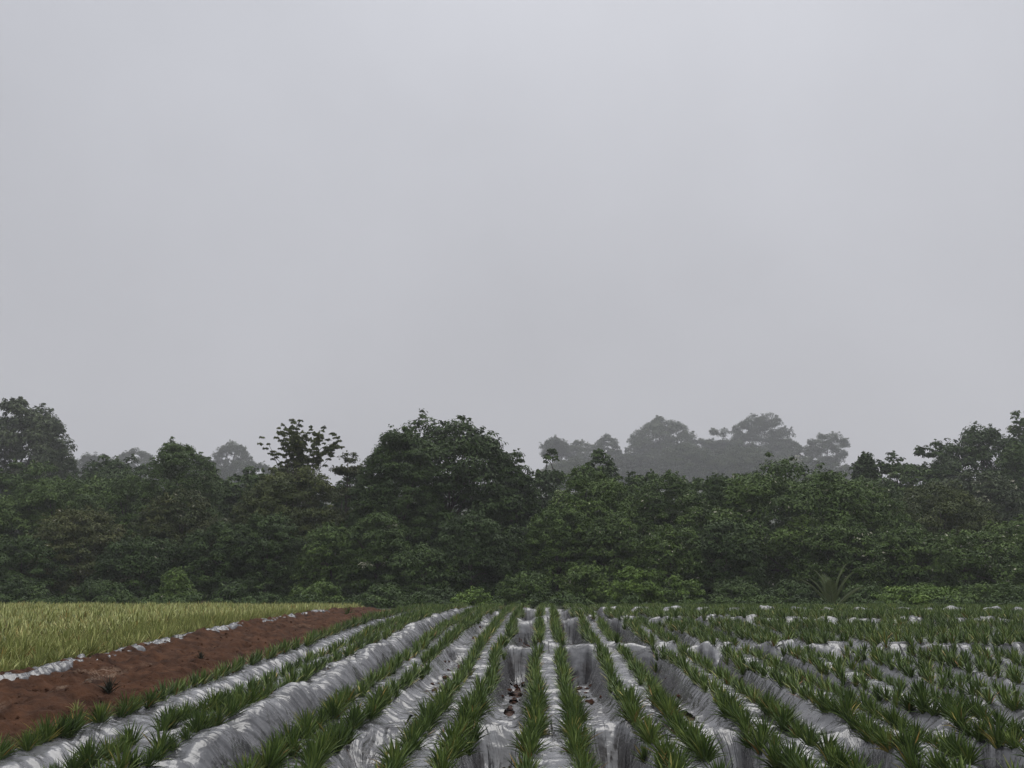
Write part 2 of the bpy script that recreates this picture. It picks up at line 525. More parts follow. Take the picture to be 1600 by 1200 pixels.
def sheet(i):
    xl = FUR[i - 1] if i > 0 else BEDS[0] - 0.33
    xr = FUR[i] if i < len(FUR) else BEDS[i] + 0.62
    far = abs(BEDS[i]) > 9
    nx = max(10, int((xr - xl) / (0.022 if i < 9 else 0.045 if i < 15 else 0.08)))
    y0 = 6.6 if i < 9 else max(6.6, BEDS[i] * 1.55)
    s = 0.022 if i < 9 else 0.05
    yv = [y0]
    while yv[-1] < 46.0:
        yv.append(yv[-1] + (s if yv[-1] < 12 else max(s, s * (yv[-1] / 12) ** 1.6)))
    yv = np.array(yv)
    u = np.linspace(0, 1, nx)
    # torn, wandering edges; the bottom of some pits stays bare
    def edge(j, side, sd):
        if j < 0: return 0.10 * (fbm(yv * 0.8, yv * 0 + sd, 15, 3) - 0.3)
        g = np.clip(fbm(yv * 0.9, yv * 0 + sd, 16, 4) - 0.56, 0, 1) * 0.9
        g = g * (0.25 if j in (0, DITCH, 2) else 1.0)
        for k in range(1, len(RIDGE)):            # the stretched film on the ridge fronts is whole
            rk = RIDGE[k] + JIT[j, k]
            g = g * (1 - sstep(rk - 1.5, rk - 1.15, yv) * sstep(rk + 0.5, rk + 0.2, yv))
        if j in (3, 7):                           # torn open here, bare earth showing
            g = g + 0.22 * np.clip(ridged(yv * 1.9, yv * 0 + sd, 23, 2) - 0.45, 0, 1) * sstep(9.5, 10.0, yv) * sstep(11.15, 10.9, yv)
        if j in (3, 4, 5, 6):
            g = g + 0.30 * np.clip(fbm(yv * 1.3, yv * 0 + j, 24, 3) - 0.42, 0, 1) * sstep(13.5, 15.0, yv) * sstep(19.3, 18.8, yv)
        return g - (0.03 if side > 0 else -0.005) + 0.02 * (vn(yv * 7, yv * 0 + sd, 19) - 0.5)
    el = edge(i - 1, -1, i)
    er = edge(i if i < len(FUR) else -1, 1, i + 1)
    A = (xl + el)[:, None]; B = (xr - er)[:, None]
    X = A + (B - A) * u[None, :]
    Y = np.repeat(yv[:, None], nx, 1)
    Z = field(X, Y)
    dz, pl, al, sp = film_detail(X, Y)
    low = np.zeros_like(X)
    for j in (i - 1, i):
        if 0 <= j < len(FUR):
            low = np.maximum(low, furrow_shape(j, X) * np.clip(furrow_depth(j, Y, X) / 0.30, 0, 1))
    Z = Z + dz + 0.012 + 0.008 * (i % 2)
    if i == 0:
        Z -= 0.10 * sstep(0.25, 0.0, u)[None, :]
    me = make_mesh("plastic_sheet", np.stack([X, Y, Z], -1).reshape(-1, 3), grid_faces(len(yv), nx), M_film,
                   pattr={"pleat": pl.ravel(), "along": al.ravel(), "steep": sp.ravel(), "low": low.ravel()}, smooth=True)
    o = add_obj("plastic_sheet", me)
    tag(o, "crumpled silver plastic mulch sheet covering the " + bed_name(i), "plastic mulch", "plastic mulch sheets over the beds")
for i in range(len(BEDS)):
    sheet(i)

# loose plastic fringe along the left field
def fringe(y0, y1, sd, label):
    n = int((y1 - y0) / 0.05) + 2
    yv = np.linspace(y0, y1, n)
    v = np.linspace(-1, 1, 26)
    Y = np.repeat(yv[:, None], 26, 1)
    w = (0.08 + 0.20 * fbm(yv * 0.9, yv * 0 + sd, 4, 3)) * sstep(y0, y0 + 0.4, yv) ** 0.5 * sstep(y1, y1 - 0.4, yv) ** 0.5 + 0.02
    xc = -8.86 + 0.22 * (fbm(yv * 0.6, yv * 0 + sd, 5, 2) - 0.5)
    X = xc[:, None] + w[:, None] * v[None, :]
    hgt = 0.06 + 0.14 * fbm(yv * 0.8, yv * 0 + sd, 6, 3)
    Z = np.minimum(fall(Y) - 0.08, 9) + hgt[:, None] * np.sqrt(np.clip(1 - v ** 2, 0, 1))[None, :] - 0.03
    Z = Z + 0.11 * (ridged(X * 6, Y * 4.2, 9 + sd, 3) - 0.55) + 0.05 * (fbm(X * 12, Y * 9, 3, 2) - 0.5)
    X = X + 0.10 * (fbm(X * 3, Y * 5, 13 + sd, 3) - 0.5)
    pl = Y * 1.3 + 0.6 * X
    me = make_mesh("plastic_fringe", np.stack([X, Y, Z], -1).reshape(-1, 3), grid_faces(n, 26), M_film,
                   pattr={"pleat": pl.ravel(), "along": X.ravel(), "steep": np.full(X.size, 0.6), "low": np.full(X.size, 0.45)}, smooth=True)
    tag(add_obj("plastic_fringe", me), label, "plastic sheet", "loose plastic along the left field edge")
fringe(12.6, 16.4, 1, "flat nearest piece of loose plastic along the left field edge at the photo's left side")
fringe(16.0, 17.7, 2, "short bunched grey heap of loose plastic beside the yellowish field and track")
fringe(17.4, 22.1, 3, "long rumpled silver plastic strip between yellowish field and track, past the bunched heap")
fringe(21.8, 27.1, 4, "thin twisted plastic strip between yellowish field and middle of the dirt track")
fringe(26.8, 32.0, 5, "crumpled bright plastic strip where the yellowish field narrows beside the track")
fringe(32.6, 37.4, 6, "farthest scrap of loose plastic at the far end of the dirt track")

# ================================================================== pineapple plants
def blade(n_st, across, L, w0, az, th0, bend, base_r, twist=0.0):
    """one leaf: n_st stations; across = 3 (channelled) or 2 vertices wide"""
    t = np.linspace(0, 1, n_st)
    th = th0 + bend * t
    ds = L / (n_st - 1)
    thm = (th[:-1] + th[1:]) / 2
    r = np.concatenate([[0], np.cumsum(np.sin(thm) * ds)]) + base_r
    z = np.concatenate([[0], np.cumsum(np.cos(thm) * ds)])
    w = w0 * np.clip(1 - t ** 1.7, 0.03, 1) * (0.75 + 0.25 * np.sin(np.clip(t * 3, 0, 1) * math.pi / 2))
    az_t = az + twist * t
    d = np.stack([np.cos(az_t), np.sin(az_t)], -1)
    s = np.stack([-np.sin(az_t), np.cos(az_t)], -1)
    P = []
    offs = (-1, 0, 1) if across == 3 else (-1, 1)
    for o in offs:
        lift = (abs(o) * 0.45 * w) if across == 3 else 0 * w
        px = d[:, 0] * (r - lift * np.cos(th)) + s[:, 0] * o * w * 0.5
        py = d[:, 1] * (r - lift * np.cos(th)) + s[:, 1] * o * w * 0.5
        pz = z + lift * np.sin(th)
        P.append(np.stack([px, py, pz], -1))
    V = np.stack(P, 1).reshape(-1, 3)
    return V, grid_faces(n_st, across)

def rosette(rg, n, L, w0, n_st, across, old=False, yellow=0.03):
    Vs, Fs, Ts = [], [], []
    k = 0
    for i in range(n):
        f = i / (n - 1)                       # 0 inner, 1 outer
        az = i * 2.39996 + rg.uniform(-0.25, 0.25)
        th0 = 0.06 + 0.78 * f + rg.uniform(-0.08, 0.08)
        bend = rg.uniform(0.15, 0.75) * (0.4 + f)
        ln = L * (0.72 + 0.40 * math.sin(math.pi * min(1, 0.25 + 0.65 * f))) * rg.uniform(0.85, 1.1)
        V, Fq = blade(n_st, across, ln, w0 * rg.uniform(0.85, 1.15), az, th0, bend, 0.012 + 0.02 * f, rg.uniform(-0.3, 0.3))
        V[:, 2] += 0.03 * (1 - f)
        t = np.clip(rg.normal(0.42, 0.16), 0.02, 0.84)
        if old:
            t = np.clip(rg.normal(0.45, 0.16), 0.02, 0.8)
            if f > 0.72: t = rg.uniform(0.78, 1.0)
        elif f > 0.6 and rg.random() < yellow * 4:
            t = rg.uniform(0.8, 1.0)
        Vs.append(V); Fs.append(Fq + k); Ts.append(np.full(len(Fq), t)); k += len(V)
    return np.concatenate(Vs), np.concatenate(Fs), np.concatenate(Ts)

rgp = np.random.default_rng(3)
NEAR = [rosette(rgp, int(rgp.integers(34, 44)), 0.245, 0.026, 6, 3, yellow=(0.16 if k == 5 else 0.02)) for k in range(7)]
FARP = [rosette(rgp, 22, 0.22, 0.031, 4, 2) for k in range(6)]
NEAR_O = [rosette(rgp, 28, 0.44, 0.042, 6, 3, old=True) for k in range(5)]
FAR_O = [rosette(rgp, 19, 0.42, 0.062, 4, 2, old=True) for k in range(6)]

def merge(protos, locs, rng):
    """many plants in one mesh"""
    Vs, Fs, Ts, k = [], [], [], 0
    for (x, y, z, s) in locs:
        V, Fq, T = protos[int(rng.integers(len(protos)))]
        a = rng.uniform(0, 6.283)
        c, sn = math.cos(a), math.sin(a)
        W = np.empty_like(V)
        W[:, 0] = (V[:, 0] * c - V[:, 1] * sn) * s + x
        W[:, 1] = (V[:, 0] * sn + V[:, 1] * c) * s + y
        W[:, 2] = V[:, 2] * s + z
        Vs.append(W); Fs.append(Fq + k); Ts.append(np.clip(T + rng.uniform(-0.2, 0.2), 0, 1)); k += len(V)
    return np.concatenate(Vs), np.concatenate(Fs), np.concatenate(Ts)

# planted rows
rows = []                                     # (bed index, row word, x)
for i, b in enumerate(BEDS):
    if i == 0: rows.append((0, "", b))
    else:
        rows.append((i, "left", b - 0.23)); rows.append((i, "right", b + 0.23))
rgl = np.random.default_rng(5)
plants = []
for ri, (bi, word, x0) in enumerate(rows):
    y = 7.2 + rgl.uniform(0, 0.25)
    seq = 0
    while y < 46.5:
        y += rgl.uniform(0.17, 0.25)
        x = x0 + rgl.normal(0, 0.04) + 0.03 * math.sin(y * 0.6 + ri)
        # rows stop where a cross drain cuts the bed
        if x > -0.9 and any(-1.0 < y - RIDGE[k] < (0.30 if k == 4 else -0.26) for k in (2, 3, 4)): continue
        if rgl.random() < 0.045 or (y < 40 and vn(y * 0.45, ri * 3.7, 29) > 0.94): continue
        if x > 0 and x > y * 0.62 + 1.5: continue
        plants.append([ri, bi, word, x, y])
P = np.array([[p[3], p[4]] for p in plants])
PZ = field(P[:, 0], P[:, 1]) + 0.005
px, py = project(np.stack([P[:, 0], P[:, 1], PZ + 0.15], -1))
vis = (px > -15) & (px < 1615) & (py < 1205)
order = np.argsort(np.where(vis, P[:, 1], 999))
near_ids = set(order[:300].tolist())
near_me = [make_mesh("pineapple_plant", V, Fq, M_pine, fattr={"tint": T}) for (V, Fq, T) in NEAR]
count = {}
far_locs = []
for k in range(len(plants)):
    ri, bi, word, x, y = plants[k]
    big = 1.0 + 0.0 * min(1, max(0, (x - 4) / 6))
    s = (0.70 + 0.46 * rgl.random() ** 0.7) * big * (1.0 + 0.10 * min(1, max(0, (y - 16) / 10)))
    if k in near_ids:
        n = count.get(ri, 0); count[ri] = n + 1
        o = add_obj("pineapple_plant", near_me[int(rgl.choice(7, p=[.17, .17, .17, .17, .17, .03, .12]))], None,
                    (x, y, PZ[k] - 0.005), rgl.uniform(0, 6.28), s)
        o.rotation_euler = (rgl.normal(0, 0.15), rgl.normal(0, 0.15), rgl.uniform(0, 6.28))
        where = "row beside the dirt track" if bi == 0 else "%s row of %s" % (word, bed_name(bi).replace("just left of the long", "left of").replace("right of the long", "right of"))
        tag(o, "green pineapple plant, %s from the near end, %s" % (ordinal(n), where), "pineapple plant",
            "pineapple plants in the planted rows")
    else:
        far_locs.append((x, y, PZ[k], s))
V, Fq, T = merge(FARP, far_locs, rgl)
o = add_obj("pineapple_rows", make_mesh("pineapple_rows", V, Fq, M_pine, fattr={"tint": T}))
tag(o, "green pineapple plants in the farther rows up to the crest", "pineapple plants", kind="stuff")

# yellowing field on the left
lp = []
edge_row = []
row = 0
x = -9.22
while x > -42:
    y = max(12.5, -x * 1.22 - 0.8) + rgl.uniform(0, 0.3)
    while y < 46.5:
        y += rgl.uniform(0.19, 0.30)
        lp.append((row, x + rgl.normal(0, 0.06), y))
    x -= 0.40 if row % 2 == 0 else 0.55
    row += 1
LP = np.array([[a[1], a[2]] for a in lp])
LZ = left_z(LP[:, 0], LP[:, 1])
lpx, lpy = project(np.stack([LP[:, 0], LP[:, 1], LZ + 0.4], -1))
lrow = np.array([a[0] for a in lp])
lvis = (lpx > -10) & (lpx < 1600)
key = np.where(lvis, LP[:, 1] + lrow * 2.2, 9999)
near_l = set(np.argsort(key)[:300].tolist())
old_me = [make_mesh("yellowing_pineapple_plant", V, Fq, M_pine_old, fattr={"tint": T}) for (V, Fq, T) in NEAR_O]
cnt = {}
far_locs = []
for k in range(len(lp)):
    s = rgl.uniform(0.62, 1.0) * (0.75 + 0.55 * fbm(LP[k, 0] * 0.8, LP[k, 1] * 0.8, 33, 3))
    if k in near_l:
        rw = lrow[k]; n = cnt.get(rw, 0); cnt[rw] = n + 1
        o = add_obj("yellowing_pineapple_plant", old_me[int(rgl.integers(5))], None, (LP[k, 0], LP[k, 1], LZ[k] - 0.01), 0, s)
        o.rotation_euler = (rgl.normal(0, 0.08), rgl.normal(0, 0.08), rgl.uniform(0, 6.28))
        lab = ("yellowing pineapple plant, %s from the near end, front edge row beside the track" % ordinal(n) if rw == 0 else
               "yellowing pineapple plant, %s from the near end, %s row behind the front edge" % (ordinal(n), ordinal(rw - 1)))
        tag(o, lab, "pineapple plant", "yellowing pineapple plants in the left field")
    else:
        far_locs.append((LP[k, 0], LP[k, 1], LZ[k], s))
V, Fq, T = merge(FAR_O, far_locs, rgl)
o = add_obj("yellowing_pineapple_field", make_mesh("yellowing_pineapple_field", V, Fq, M_pine_old, fattr={"tint": T}))
tag(o, "dense yellowing pineapple plants filling the rest of the left field", "pineapple plants", kind="stuff")

# weeds on the track
M_weed = leaf_mat("dark_weed_leaf", [(0.0, (0.010, 0.014, 0.010)), (0.6, (0.03, 0.036, 0.02)), (1.0, (0.10, 0.07, 0.03))], 0.5, 0.3, 0.1)
def weed(px_, py_, Yd, s, mat, label, sd):
    rg = np.random.default_rng(sd)
    V, Fq, T = rosette(rg, 22, 0.3, 0.04, 5, 3)
    q = at(px_, py_, Yd)
    z = float(track_z(np.array([q.x]), np.array([Yd]))[0])
    me = make_mesh("weed", V, Fq, mat, fattr={"tint": T})
    tag(add_obj("weed", me, None, (q.x, Yd, z - 0.01), 1.0, s), label, "weed", "weeds on the dirt track")
weed(172, 1062, 14.6, 0.8, M_weed, "dark spiky uprooted plant lying in the middle of the dirt track", 41)
weed(314, 1024, 18.6, 0.6, M_weed, "small dark spiky plant farther along the dirt track", 42)
weed(122, 1086, 12.9, 0.55, M_pine_old, "sprawling yellowish weed near the left end of the dirt track", 43)
weed(545, 953, 36.5, 1.3, M_pine, "green weed at the far end of the dirt track", 44)

# clods of earth: on the track and in the furrows
def clod_proto(rg):
    u = np.linspace(0, math.pi, 6); v = np.linspace(0, 2 * math.pi, 9)[:-1]
    Vv = []
    for a in u:
        for b_ in v:
            r = rg.uniform(0.7, 1.15)
            Vv.append((r * math.sin(a) * math.cos(b_), r * math.sin(a) * math.sin(b_), 0.7 * r * math.cos(a)))
    Fq = []
    for i in range(5):
        for j in range(8):
            Fq.append((i * 8 + j, i * 8 + (j + 1) % 8, (i + 1) * 8 + (j + 1) % 8, (i + 1) * 8 + j))
    return np.array(Vv), np.array(Fq), np.zeros(len(Fq))
rgc = np.random.default_rng(9)
CL = [clod_proto(rgc) for _ in range(6)]
locs = []
for _ in range(3500):
    x = rgc.uniform(-8.9, -5.5); y = 8 + 36 * rgc.random() ** 1.4
    s = 0.008 + 0.036 * rgc.random() ** 3
    z = float(track_z(np.array([x]), np.array([y]))[0])
    locs.append((x, y, z + 0.3 * s, s))
V, Fq, T = merge(CL, locs, rgc)
tag(add_obj("soil_clods", make_mesh("soil_clods", V, Fq, M_road, smooth=False)),
    "crumbled reddish clods of earth scattered over the dirt track", "soil clods", kind="stuff")
locs = []
for _ in range(1500):
    j = int(rgc.integers(2, 12)); k = int(rgc.integers(1, 4))
    if j == 1: continue
    rk = RIDGE[k] + JIT[j, k]
    y = rk - 0.6 - 5.0 * rgc.random() ** 1.6
    if y < 7: continue
    x = FUR[j] + rgc.normal(0, 0.10)
    s = 0.010 + 0.055 * rgc.random() ** 3
    z = float(field(np.array([x]), np.array([y]))[0])
    locs.append((x, y, z + 0.02 + 0.2 * s, s))
V, Fq, T = merge(CL, locs, rgc)
tag(add_obj("furrow_clods", make_mesh("furrow_clods", V, Fq, M_soil, smooth=False)),
    "brown crumbs of earth lying in the furrow pits between beds", "soil clods", kind="stuff")

# ================================================================== trees
def tube(path, radii, seg=7):
    path = np.asarray(path, float)
    n = len(path)
    tang = np.gradient(path, axis=0)
    tang /= np.linalg.norm(tang, axis=1)[:, None] + 1e-9
    ref = np.tile(np.array([1.0, 0, 0]), (n, 1))
    ref[np.abs(tang[:, 0]) > 0.9] = (0, 1, 0)
    a = np.cross(tang, ref); a /= np.linalg.norm(a, axis=1)[:, None]
    b = np.cross(tang, a)
    ph = np.linspace(0, 2 * math.pi, seg, endpoint=False)
    V = path[:, None, :] + np.asarray(radii)[:, None, None] * (np.cos(ph)[None, :, None] * a[:, None, :] + np.sin(ph)[None, :, None] * b[:, None, :])
    idx = np.arange(n * seg).reshape(n, seg)
    nx_ = np.roll(idx, -1, axis=1)
    Fq = np.stack([idx[:-1], nx_[:-1], nx_[1:], idx[1:]], -1).reshape(-1, 4)
    return V.reshape(-1, 3), Fq

def limb(rg, p0, p1, r0, r1, sag=0.12, n=6):
    p0, p1 = np.asarray(p0, float), np.asarray(p1, float)
    t = np.linspace(0, 1, n)[:, None]
    L = np.linalg.norm(p1 - p0)
    mid = rg.normal(0, sag * L * 0.5, 3)
    mid[2] += sag * L
    path = p0 + (p1 - p0) * t + np.sin(t * math.pi) * mid
    return tube(path, np.linspace(r0, r1, n), 6)

def leaves(rg, C, rc, per, size, flat=0.65, shell=(0.55, 1.05), ctint=None, updir=0.55, fleck=0.0, slim=0.5):
    """leaf faces clustered on the upper shell of clumps. C (n,3), rc (n,)"""
    n = len(C)
    idx = np.repeat(np.arange(n), per)
    m = len(idx)
    d = rg.normal(0, 1, (m, 3))
    d /= np.linalg.norm(d, axis=1)[:, None]
    d[:, 2] = np.where(d[:, 2] < -0.25, -d[:, 2], d[:, 2])
    rr = rg.uniform(shell[0], shell[1], m) * rc[idx]
    pos = C[idx] + d * rr[:, None] * np.array([1, 1, flat])
    nrm = d * 0.7 + np.array([0, 0, updir]) + rg.normal(0, 0.34, (m, 3))
    nrm /= np.linalg.norm(nrm, axis=1)[:, None]
    ax = d + rg.normal(0, 0.6, (m, 3)) - np.array([0, 0, 0.35])
    ax -= nrm * np.sum(ax * nrm, axis=1)[:, None]
    ax /= np.linalg.norm(ax, axis=1)[:, None] + 1e-9
    sd = np.cross(nrm, ax)
    L = size * rg.uniform(0.6, 1.35, m)[:, None]
    W = L * slim
    V = np.stack([pos - ax * L * 0.5, pos + sd * W * 0.5 + nrm * L * 0.06, pos + ax * L * 0.5 - nrm * L * 0.08, pos - sd * W * 0.5 + nrm * L * 0.06], 1).reshape(-1, 3)
    Fq = np.arange(m * 4).reshape(m, 4)
    t = (ctint[idx] if ctint is not None else 0.4) + rg.normal(0, 0.07, m)
    t = np.clip(t, 0.0, 0.86)
    if fleck > 0:
        t = np.where(rg.random(m) < fleck * 1.3, 1.0, t)
    return V, Fq, t

def crown_points(rg, kind, n, Rx, Hc):
    """clump centres in crown space: z 0..Hc, radius about Rx"""
    az = rg.uniform(0, 2 * math.pi, n)
    v = rg.random(n)
    if kind in ('dome', 'round'):         # as many clumps per square metre low down as high up
        cand = rg.random(n * 4)
        wt = np.sqrt(np.clip(1.03 - cand ** 2.9, 0, 1)) if kind == 'dome' else np.sqrt(np.clip(1.05 - (2 * cand - 1) ** 2, 0, 1))
        wt = wt + 0.25
        v = rg.choice(cand, n, replace=False, p=wt / wt.sum())
    ph = rg.uniform(0, 6.28, 4)
    lob = 1 + 0.10 * np.sin(2 * az + ph[0]) + 0.08 * np.sin(3 * az + ph[1] + 3 * v) + 0.07 * np.sin(5 * az + ph[2] - 4 * v)
    if kind == 'dome':
        prof = np.sqrt(np.clip(1.02 - v ** 2.9, 0, 1)) * (0.80 + 0.2 * np.sin(np.clip(v * 2.2, 0, 1) * math.pi / 2))
    elif kind == 'round':
        prof = np.sqrt(np.clip(1 - (2 * v - 1) ** 2, 0, 1)) ** 0.8
    elif kind == 'pads':
        v = np.round(v * 3.6 + rg.normal(0, 0.10, n)) / 3.6
        v = np.clip(v, 0, 1)
        prof = np.sqrt(np.clip(1.12 - v ** 2.3, 0, 1))
    elif kind == 'fan':
        nb = 21
        b = rg.integers(0, nb, n)
        baz = np.arange(nb) * 2.4 + rg.uniform(-0.3, 0.3, nb)
        bel = rg.permutation(np.linspace(0.10, 1.35, nb))
        bl = rg.uniform(0.75, 1.05, nb)
        tt = 0.22 + 0.78 * rg.random(n)
        th = bel[b] * (1.0 - 0.22 * tt)
        return np.stack([Rx * 1.55 * bl[b] * tt * np.sin(th) * np.cos(baz[b]), Rx * 1.15 * bl[b] * tt * np.sin(th) * np.sin(baz[b]),
                         Hc * bl[b] * tt * np.cos(th * 0.9)], -1) + rg.normal(0, 0.07 * Rx, (n, 3))
    elif kind == 'cone':
        prof = (1 - v) ** 0.75 + 0.12
    elif kind == 'flat':
        v = 0.55 + 0.45 * v
        prof = np.clip(1.35 * np.sqrt(np.clip(1.02 - v ** 6, 0, 1)), 0, 1) * rg.random(n) ** 0.4
    rad = prof * lob * Rx * np.where(rg.random(n) < 0.76, rg.uniform(0.86, 1.0, n), rg.uniform(0.2, 0.85, n))
    return np.stack([rad * np.cos(az), rad * np.sin(az), v * Hc * (0.93 + 0.09 * (lob - 1) * 3)], -1)

def tree(px_, top, Yd, hw, kind, tone, label, cat="tree", name="tree", cb=0.12, dens=1.0, leaf=None, fleck=0.0,
         clump=0.19, limbs=8, group="trees along the far field edge", sd=0, trunk_r=None, lean=0.0, slim=0.5, flat=0.65, nfac=1.35):
    rg = np.random.default_rng(sd * 7919 + int(px_) * 31 + int(top) * 17 + 5)
    q = at(px_, top, Yd)
    zb = float(fall(Yd)) - 0.1
    Ht = q.z - zb
    dist = math.hypot(q.x, Yd)
    Rx = hw / F_PX * dist * 0.96
    root = bpy.data.objects.new(name, None)
    root.empty_display_size = 0.5
    COL.objects.link(root)
    root.location = (q.x, Yd, zb)
    tag(root, label, cat, group)
    # crown
    z0 = Ht * cb
    rc0 = Rx * clump
    Hc = Ht - z0 - rc0 * flat * 0.9
    size = leaf or max(0.16, 0.0048 * dist)
    area = 2 * math.pi * Rx * max(Hc, Rx * 0.7)
    la = size * size * slim * 0.5
    cap = 70000
    n_leaf = int(max(500, area * 2.7 * dens / la))
    if n_leaf > cap:                      # very big crowns: fewer, larger leaf sprays
        size *= math.sqrt(n_leaf / cap); n_leaf = cap
    nC = int(np.clip(area / (rc0 * rc0 * 1.7) * nfac * min(1.6, dens + 0.15), 14, 420))
    C = crown_points(rg, kind, nC, Rx - rc0 * 0.55, Hc)
    C[:, 2] += z0
    rc = rc0 * rg.uniform(0.65, 1.25, nC)
    # the highest clump reaches the height seen in the picture
    hi = np.argmax(C[:, 2] + rc * flat)
    C[:, 2] += (Ht - (C[hi, 2] + rc[hi] * flat * 0.95)) * np.clip((C[:, 2] - z0) / max(Hc, 0.1), 0, 1)
    ct = np.clip(rg.normal(0.40, 0.15, nC), 0.0, 0.8)
    per = max(6, n_leaf // nC)
    V, Fq, T = leaves(rg, C, rc, per, size, flat, ctint=ct, fleck=fleck, slim=slim)
    # loose sprays poking out of the outline
    ns = max(6, int(nC * 0.8))
    pick = rg.integers(0, nC, ns)
    od = C[pick] - np.array([0, 0, z0 + Hc * 0.25])
    od /= np.linalg.norm(od, axis=1)[:, None] + 1e-6
    Cs = C[pick] + od * (rc[pick] * rg.uniform(0.6, 1.0, ns))[:, None]
    V2, F2, T2 = leaves(rg, Cs, rc[pick] * 0.32, max(5, per // 10), size, 0.8, (0.0, 1.0), ctint=ct[pick] + 0.06, fleck=fleck, slim=slim)
    me = make_mesh("crown", np.concatenate([V, V2]), np.concatenate([Fq, F2 + len(V)]), M_t[tone],
                   fattr={"tint": np.concatenate([T, T2])})
    add_obj("crown", me, root)
    # trunk and limbs
    tr = trunk_r or max(0.06, 0.022 * Ht)
    zt = z0 + Hc * (0.15 if kind == 'fan' else 0.55)
    n = 8
    t = np.linspace(0, 1, n)
    wob = rg.normal(0, 0.04 * Rx, (2,))
    path = np.stack([lean * t + wob[0] * np.sin(t * 4), wob[1] * np.sin(t * 3), t * zt], -1)
    rad = tr * (1.0 - 0.6 * t); rad[0] *= 1.4
    TV, TF = tube(path, rad, 9)
    Vs, Fs, k = [TV], [TF], len(TV)
    sel = rg.permutation(nC)[:limbs]
    for c_ in sel:
        h = float(np.clip(rg.uniform(0.35, 0.95) * zt, 0, max(0.2, C[c_, 2] - 0.2)))
        f = h / zt
        p0 = np.array([np.interp(f, t, path[:, 0]), np.interp(f, t, path[:, 1]), h])
        lv, lf = limb(rg, p0, C[c_], tr * (0.55 - 0.25 * f), tr * 0.10)
        Vs.append(lv); Fs.append(lf + k); k += len(lv)
    add_obj("trunk", make_mesh("trunk", np.concatenate(Vs), np.concatenate(Fs), M_bark, smooth=True), root)
    return root

FAR_G = "misty trees on the rise behind"
MID_G = "taller trees behind the field edge"
EDGE_G = "trees along the far field edge"
SH_G = "shrubs at the foot of the trees"
def far(*a, **k): return tree(*a, group=FAR_G, **{**dict(cb=0.02, leaf=1.0, clump=0.15, limbs=14, nfac=1.25), **k})
def mid(*a, **k): return tree(*a, group=MID_G, **{**dict(cb=0.08, leaf=0.42, clump=0.18, limbs=12), **k})
def edge(*a, **k): return tree(*a, group=EDGE_G, **{**dict(cb=0.04, leaf=0.22), **k})
def shrub(*a, **k): return tree(*a, cat="shrub", name="shrub", group=SH_G, **{**dict(cb=0.0, leaf=0.18, clump=0.26, limbs=5, trunk_r=0.05), **k})

# ---- far misty trees on the rise
FK = 1.9
def farx(px_, top, Yd, *a, **k): return far(px_, top, Yd * FK, *a, **k)
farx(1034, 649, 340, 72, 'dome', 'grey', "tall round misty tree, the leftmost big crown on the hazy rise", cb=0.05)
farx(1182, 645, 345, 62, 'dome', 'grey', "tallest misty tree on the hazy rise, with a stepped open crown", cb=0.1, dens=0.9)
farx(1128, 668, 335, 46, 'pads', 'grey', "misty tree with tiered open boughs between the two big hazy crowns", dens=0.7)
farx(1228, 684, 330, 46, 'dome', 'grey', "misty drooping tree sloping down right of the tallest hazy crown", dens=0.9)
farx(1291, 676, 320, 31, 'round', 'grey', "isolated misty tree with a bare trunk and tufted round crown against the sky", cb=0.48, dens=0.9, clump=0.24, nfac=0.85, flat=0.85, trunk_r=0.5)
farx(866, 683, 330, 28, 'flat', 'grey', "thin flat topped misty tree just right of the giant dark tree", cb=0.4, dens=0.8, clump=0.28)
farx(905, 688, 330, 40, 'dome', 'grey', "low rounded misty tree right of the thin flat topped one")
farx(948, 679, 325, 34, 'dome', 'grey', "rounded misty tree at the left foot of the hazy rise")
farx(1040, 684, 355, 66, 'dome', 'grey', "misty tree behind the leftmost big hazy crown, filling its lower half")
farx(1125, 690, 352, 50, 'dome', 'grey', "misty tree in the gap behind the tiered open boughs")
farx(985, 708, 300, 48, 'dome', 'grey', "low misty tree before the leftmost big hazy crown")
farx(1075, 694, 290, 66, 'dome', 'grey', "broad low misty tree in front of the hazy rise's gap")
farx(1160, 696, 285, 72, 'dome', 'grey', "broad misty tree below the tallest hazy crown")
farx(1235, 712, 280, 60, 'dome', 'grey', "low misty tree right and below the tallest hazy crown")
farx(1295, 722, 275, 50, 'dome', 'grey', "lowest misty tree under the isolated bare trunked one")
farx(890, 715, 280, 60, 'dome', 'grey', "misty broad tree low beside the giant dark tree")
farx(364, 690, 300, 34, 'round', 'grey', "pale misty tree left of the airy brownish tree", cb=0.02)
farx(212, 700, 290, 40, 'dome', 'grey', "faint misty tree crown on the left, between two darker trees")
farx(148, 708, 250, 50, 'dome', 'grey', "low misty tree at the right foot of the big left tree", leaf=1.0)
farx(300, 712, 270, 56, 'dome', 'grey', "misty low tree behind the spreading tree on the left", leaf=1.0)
farx(385, 718, 270, 50, 'dome', 'grey', "misty low tree just left of the airy brownish tree's stem", leaf=1.0)

